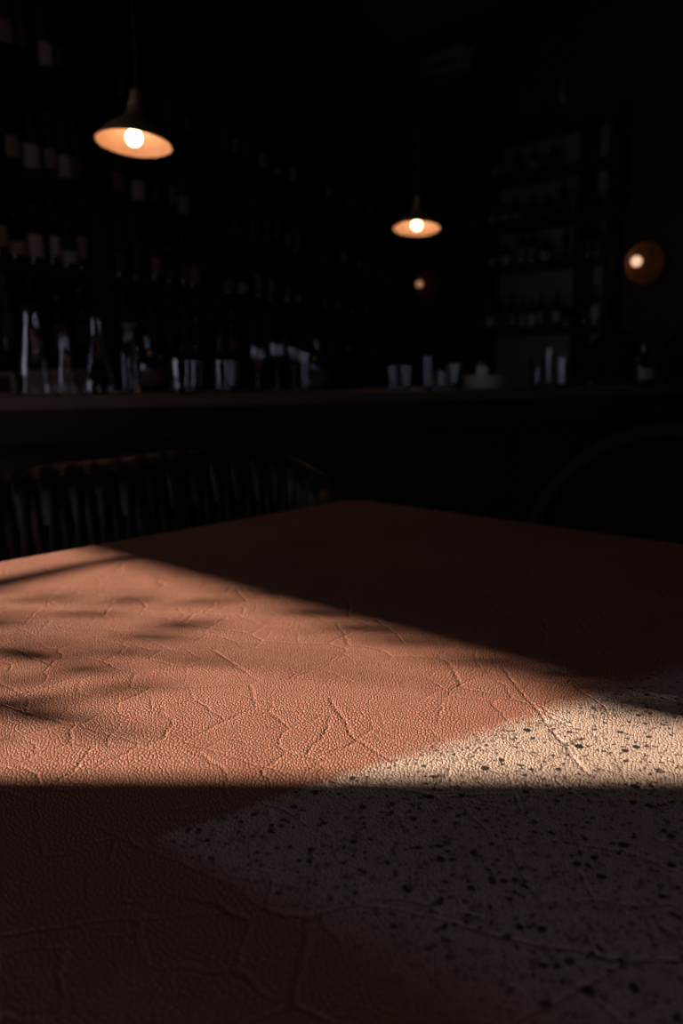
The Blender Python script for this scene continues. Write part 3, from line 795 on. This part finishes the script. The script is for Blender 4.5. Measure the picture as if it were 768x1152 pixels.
# ------------------------------------------------------------------ air conditioner high in the corner
P = rp(508, CH+3.0, 0)
zc = CH + P.y*((-(74-576)/F*CP-SP)/(CP+(-(74-576)/F)*SP))
P = rp(512, zc, 0); P.z = zc-.12
t = thing('air_conditioner', 'pale rounded wall air conditioner high in the corner under the ceiling', 'air conditioner', P, angR)
bm = NEW(); bm_box(bm, -.20, .22, *((-.20, -.002) if ys > 0 else (.002, .20)), 0, .21, None, .035); obj('casing', bm, M['ac'], t)
bm = NEW()
for k in range(3): bm_box(bm, -.14, .16, *((-.204, -.2005) if ys > 0 else (.2005, .204)), .05+.022*k, .06+.022*k)
obj('louvre', bm, M['black_metal'], t)

# ------------------------------------------------------------------ curved channel-tufted sofa left, behind the table
ctrl = [Vector(v) for v in [(-1.75, 1.34, .86), (-1.3, 1.68, .87), (-.86, 2.03, .888), (-.60, 2.22, .896), (-.38, 2.39, .905), (-.22, 2.48, .885), (-.09, 2.46, .83), (-.01, 2.36, .76), (.03, 2.24, .70)]]
def crom(P, n=14):
    out = []
    Q_ = [P[0]*2-P[1]]+P+[P[-1]*2-P[-2]]
    for i in range(1, len(Q_)-2):
        for k in range(n):
            t = k/n; a, b_, c, d = Q_[i-1:i+3]
            out.append(.5*((2*b_)+(-a+c)*t+(2*a-5*b_+4*c-d)*t*t+(-a+3*b_-3*c+d)*t**3))
    out.append(P[-1]); return out
path = crom(ctrl, 60)
cum = [0]
for a, b_ in zip(path, path[1:]): cum.append(cum[-1]+((b_-a).xy).length)
loc = Vector((-.75, 2.0, 0))
SF = thing('sofa', 'dark curved sofa with a channel-tufted back, between the table and the carafes', 'sofa', loc)
bm = NEW(); prev = None
zs = [0, .06, .16, .3, .5, .7, .86, .94, .985, 1.0]
inner_edge = []
for i, p in enumerate(path):
    tn = (path[min(i+1, len(path)-1)]-path[max(i-1, 0)]); tn.z = 0; tn.normalize()
    nrm = Vector((tn.y, -tn.x, 0))           # to the table
    
    z0, z1 = .40, p.z
    ring = []
    for s in zs:                              # inner tufted face, bottom to top
        ph = ((cum[i] - .17*s) % .07)/.07; puff = math.sin(PI*ph)**.6
        off = .035 + .026*puff*min(1, (1-s)*6+.15) + .035*(1-s) - .03*max(0, (s-.94)/.06)
        ring.append(p.xy.to_3d() + nrm*off + Vector((0, 0, z0+(z1-z0)*s)) - loc)
    for s in (1.0, .96, .5, 0):               # back face
        ring.append(p.xy.to_3d() - nrm*(.04 - .02*(s == 1.0)) + Vector((0, 0, .12+(z1-.12)*s)) - loc)
    inner_edge.append((p, nrm))
    vr = [bm.verts.new(v) for v in ring]
    if prev:
        for k in range(len(vr)): bm.faces.new((prev[k], prev[(k+1) % len(vr)], vr[(k+1) % len(vr)], vr[k]))
    else: first = vr
    prev = vr
bm.faces.new(first); bm.faces.new(prev[::-1])
obj('backrest', bm, M['seat_leather'], SF)
bm = NEW(); prev = None
sel = [ie for ie in inner_edge if ie[0].x < -.30][::12]
for p, nrm in sel:
    ring = []
    for off, z in ((.135, .2), (.135, .455), (.20, .475), (.44, .47), (.52, .45), (.54, .40), (.53, .2)):
        ring.append(p.xy.to_3d()+nrm*off+Vector((0, 0, z))-loc)
    vr = [bm.verts.new(v) for v in ring]
    if prev:
        for k in range(len(vr)): bm.faces.new((prev[k], prev[(k+1) % len(vr)], vr[(k+1) % len(vr)], vr[k]))
    else: first = vr
    prev = vr
bm.faces.new(first); bm.faces.new(prev[::-1])
obj('seat', bm, M['seat_leather'], SF)
for p, nrm in (sel[1], sel[len(sel)//2], sel[-2]):
    for off in (.17, .47):
        q = p.xy.to_3d()+nrm*off-loc
        bm = NEW(); bm_lathe(bm, [(0, 0), (.018, 0), (.026, .199), (0, .199)], 14, cen=q); obj('leg', bm, M['black_metal'], SF)

# ------------------------------------------------------------------ round backed chair right, behind the table
fx = Vector((-.66, -.75, 0)).normalized()           # facing the table
cloc = Vector((.99, 2.36, 0))
angC = math.atan2(fx.y, fx.x)+PI/2                  # local -y faces the table
CHR = thing('round_back_chair', 'dark chair with a large round back and reddish wood rim, behind the table', 'chair', cloc, angC)
bm = NEW(); rad = .375; cz = .585
pts = []
for k in range(41):
    a_ = R(-38) + R(256)*k/40
    x = rad*math.cos(a_); z = cz+rad*math.sin(a_)
    y = -.16*(x/rad)**2 + .12*(z-cz)
    pts.append((x, y, z))
bm_tube(bm, pts, .028, 12); obj('rim', bm, M['chair_wood'], CHR)
bm = NEW(); NR_, NA = 10, 40
cv = {}
for sgn in (0, 1):
    for i in range(NR_+1):
        for k in range(NA):
            rr_ = (rad-.018)*i/NR_; a_ = 2*PI*k/NA
            x = rr_*math.cos(a_); z = max(cz+rr_*math.sin(a_), .40)
            y = -.16*(x/rad)**2 + .12*(z-cz) + (-.045 if sgn == 0 else .012)*math.sqrt(max(0, 1-(i/NR_)**3))
            cv[sgn, i, k] = bm.verts.new((x, y, z))
for sgn in (0, 1):
    for i in range(NR_):
        for k in range(NA):
            j = (k+1) % NA
            bm.faces.new((cv[sgn, i, k], cv[sgn, i, j], cv[sgn, i+1, j], cv[sgn, i+1, k]))
bmesh.ops.remove_doubles(bm, verts=bm.verts, dist=.0002)
obj('backrest', bm, M['chair_leather'], CHR)
bm = NEW(); 
prof = [(0, .38), (.25, .38), (.27, .40), (.275, .44), (.25, .465), (0, .472)]
bm_lathe(bm, prof, 36, cen=(0, -.27, 0)); obj('seat', bm, M['chair_leather'], CHR)
for sx in (-1, 1):
    for sy in (-.42, -.10):
        bm = NEW(); bm_tube(bm, [(sx*.17, sy, .379), (sx*.21, sy+(.05 if sy > -.2 else -.03), 0)], [.017, .012], 12); obj('leg', bm, M['chair_wood'], CHR)

# ------------------------------------------------------------------ two stools with round black backs behind the bar
def bar_stool(label, px, py, rr_, d):
    c = at_depth(px, py, d)
    t = thing('bar_stool', label, 'bar stool', (c.x, c.y, 0), 0, None)
    bm = NEW()
    mt = Matrix.Translation((0, 0, c.z)) @ Matrix.Rotation(R(90), 4, 'X')
    bm_lathe(bm, [(0, -.022), (rr_*.8, -.020), (rr_*.97, -.008), (rr_, .01), (rr_*.97, .028), (rr_*.8, .042), (0, .05)], 40, mtx=mt); obj('backrest', bm, M['chair_leather'], t)
    bm = NEW(); bm_lathe(bm, [(0, .72), (.17, .72), (.19, .74), (.19, .775), (.17, .79), (0, .795)], 32, cen=(0, .20, 0)); obj('seat', bm, M['chair_leather'], t)
    bm = NEW(); bm_tube(bm, [(0, .035, .74), (0, .0345, c.z-rr_*.5)], .013); bm_tube(bm, [(0, .20, .735), (0, .034, .735)], .013); obj('back_support', bm, M['black_metal'], t)
    for sx in (-1, 1):
        for sy in (-1, 1):
            bm = NEW(); bm_tube(bm, [(sx*.11, .20+sy*.11, .719), (sx*.19, .20+sy*.19, 0)], .012, 10); obj('leg', bm, M['black_metal'], t)
    bm = NEW(); pr_ = [(s[0]*.166, .20+s[1]*.166, .22) for s in ((-1, -1), (1, -1), (1, 1), (-1, 1), (-1, -1))]
    for a_, b2 in zip(pr_, pr_[1:]): bm_tube(bm, [a_, b2], .007, 8)
    obj('foot_ring', bm, M['black_metal'], t)
bar_stool('black stool with a round back rising above the bar, below the wall lamp', 690, 406, .175, 4.75)
bar_stool('black stool with a round back above the bar, cut off by the edge of view', 778, 408, .19, 4.75)

# ------------------------------------------------------------------ plant by the window (its shade falls on the table)
bp_ = Vector((-2.45, 1.30, 0))
PLT = thing('potted_plant', 'leafy potted plant standing by the window', 'plant', bp_)
bm = NEW(); bm_lathe(bm, [(0, 0), (.13, 0), (.14, .01), (.18, .32), (.19, .32), (.19, .35), (.165, .35), (.16, .30), (0, .30)], 32); obj('pot', bm, M['terracotta'], PLT)
bm = NEW(); bm_lathe(bm, [(0, .3005), (.158, .3005), (.155, .318), (0, .326)], 24); obj('soil', bm, M['soil'], PLT)
leafs = []
def back(px, py, s):
    p = table_pt(px, py, TZ); return Vector((p.x - s*math.cos(EL), p.y, TZ+s*math.sin(EL)))
targets = [(150, 674, 2.25, .046, .018, .1), (205, 703, 2.3, .05, .024, .1), (172, 716, 2.35, .045, .022, -.2), (100, 690, 2.4, .04, .018, .4), (60, 672, 2.4, .04, .016, .4),
           (45, 738, 2.3, .05, .024, .2), (5, 732, 2.3, .05, .024, -.2), (95, 752, 2.35, .05, .022, .0), (150, 772, 2.4, .04, .018, .3), (20, 766, 2.4, .04, .018, .1),
           (20, 802, 2.3, .045, .022, .1), (-25, 790, 2.4, .05, .024, .1), (70, 808, 2.35, .045, .02, -.1), (120, 825, 2.4, .035, .016, .2), (-10, 700, 2.4, .05, .02, .3),
           (235, 676, 2.45, .045, .018, .2), (70, 785, 2.4, .045, .018, .5), (-60, 760, 2.3, .05, .024, .1), (-50, 830, 2.3, .05, .024, .1), (130, 735, 2.4, .035, .016, .5), (215, 745, 2.5, .03, .014, .2),
           (385, 708, 2.6, .05, .016, -.7), (330, 690, 2.6, .045, .014, -.7), (430, 722, 2.6, .045, .014, -.7), (640, 776, 2.75, .055, .020, -.7), (690, 793, 2.75, .055, .022, -.7), (740, 806, 2.75, .05, .018, -.7), (590, 760, 2.8, .05, .016, -.7), (285, 668, 2.5, .04, .016, -.6), (520, 745, 2.75, .05, .014, -.7)]
hub = Vector((bp_.x, bp_.y, 1.15))
bm_l = []
sunT = Vector((math.cos(EL), 0, -math.sin(EL)))
ey = Vector((0, 1, 0)); ez = ey.cross(sunT); ez = -ez if ez.z < 0 else ez
def leaf(bm, c, la, lb, rot):
    # broad blade turned to the light, curved along its length
    u = ey*math.cos(rot) + ez*math.sin(rot); v = -ey*math.sin(rot) + ez*math.cos(rot)
    rows = []
    for i in range(9):
        s = -1+2*i/8; wd = lb*math.sqrt(max(0, 1-s*s))*(1-.15*s)
        mid = c + u*la*s - sunT*(.25*la*s*s)
        rows.append([mid - v*wd - sunT*.004, mid, mid + v*wd - sunT*.004])
    for off in (0, .0008):
        vv = [[bm.verts.new(q+sunT*off-bp_) for q in r] for r in rows]
        for a_, b2 in zip(vv, vv[1:]):
            for k in range(2): bm.faces.new((a_[k], a_[k+1], b2[k+1], b2[k]))
stems = NEW()
bm_tube(stems, [Vector((0, 0, .31)), Vector((.02, .01, .7)), hub-bp_], [.012, .010, .008])
for px, py, s, la, lb, rot in targets:
    c = back(px, py, s); la, lb = la*.50, lb*.62
    bm = NEW(); leaf(bm, c, la, lb, rot); bmesh.ops.remove_doubles(bm, verts=bm.verts, dist=1e-5)
    u = ey*math.cos(rot) + ez*math.sin(rot)
    e = c-u*la*(1 if (c-u*la-hub).length < (c+u*la-hub).length else -1)
    mid = (hub+e)/2 + Vector((0, 0, .05))
    bm_tube(stems, [hub-bp_, mid-bp_, e-bp_], [.004, .0025, .0015], 6)
    obj('leaf', bm, M['leaf'], PLT)
# the long bare branch
b0 = back(-60, 669, 2.0); b1 = back(0, 655.5, 2.0); b2 = back(100, 634, 2.0); b3 = back(150, 622, 2.0)
bm_tube(stems, [hub-bp_, b0-bp_+Vector((.0, -.12, -.05)), b0-bp_, b1-bp_, b2-bp_, b3-bp_], [.008, .014, .020, .018, .012, .006], 8)
obj('stem', stems, M['stem'], PLT)
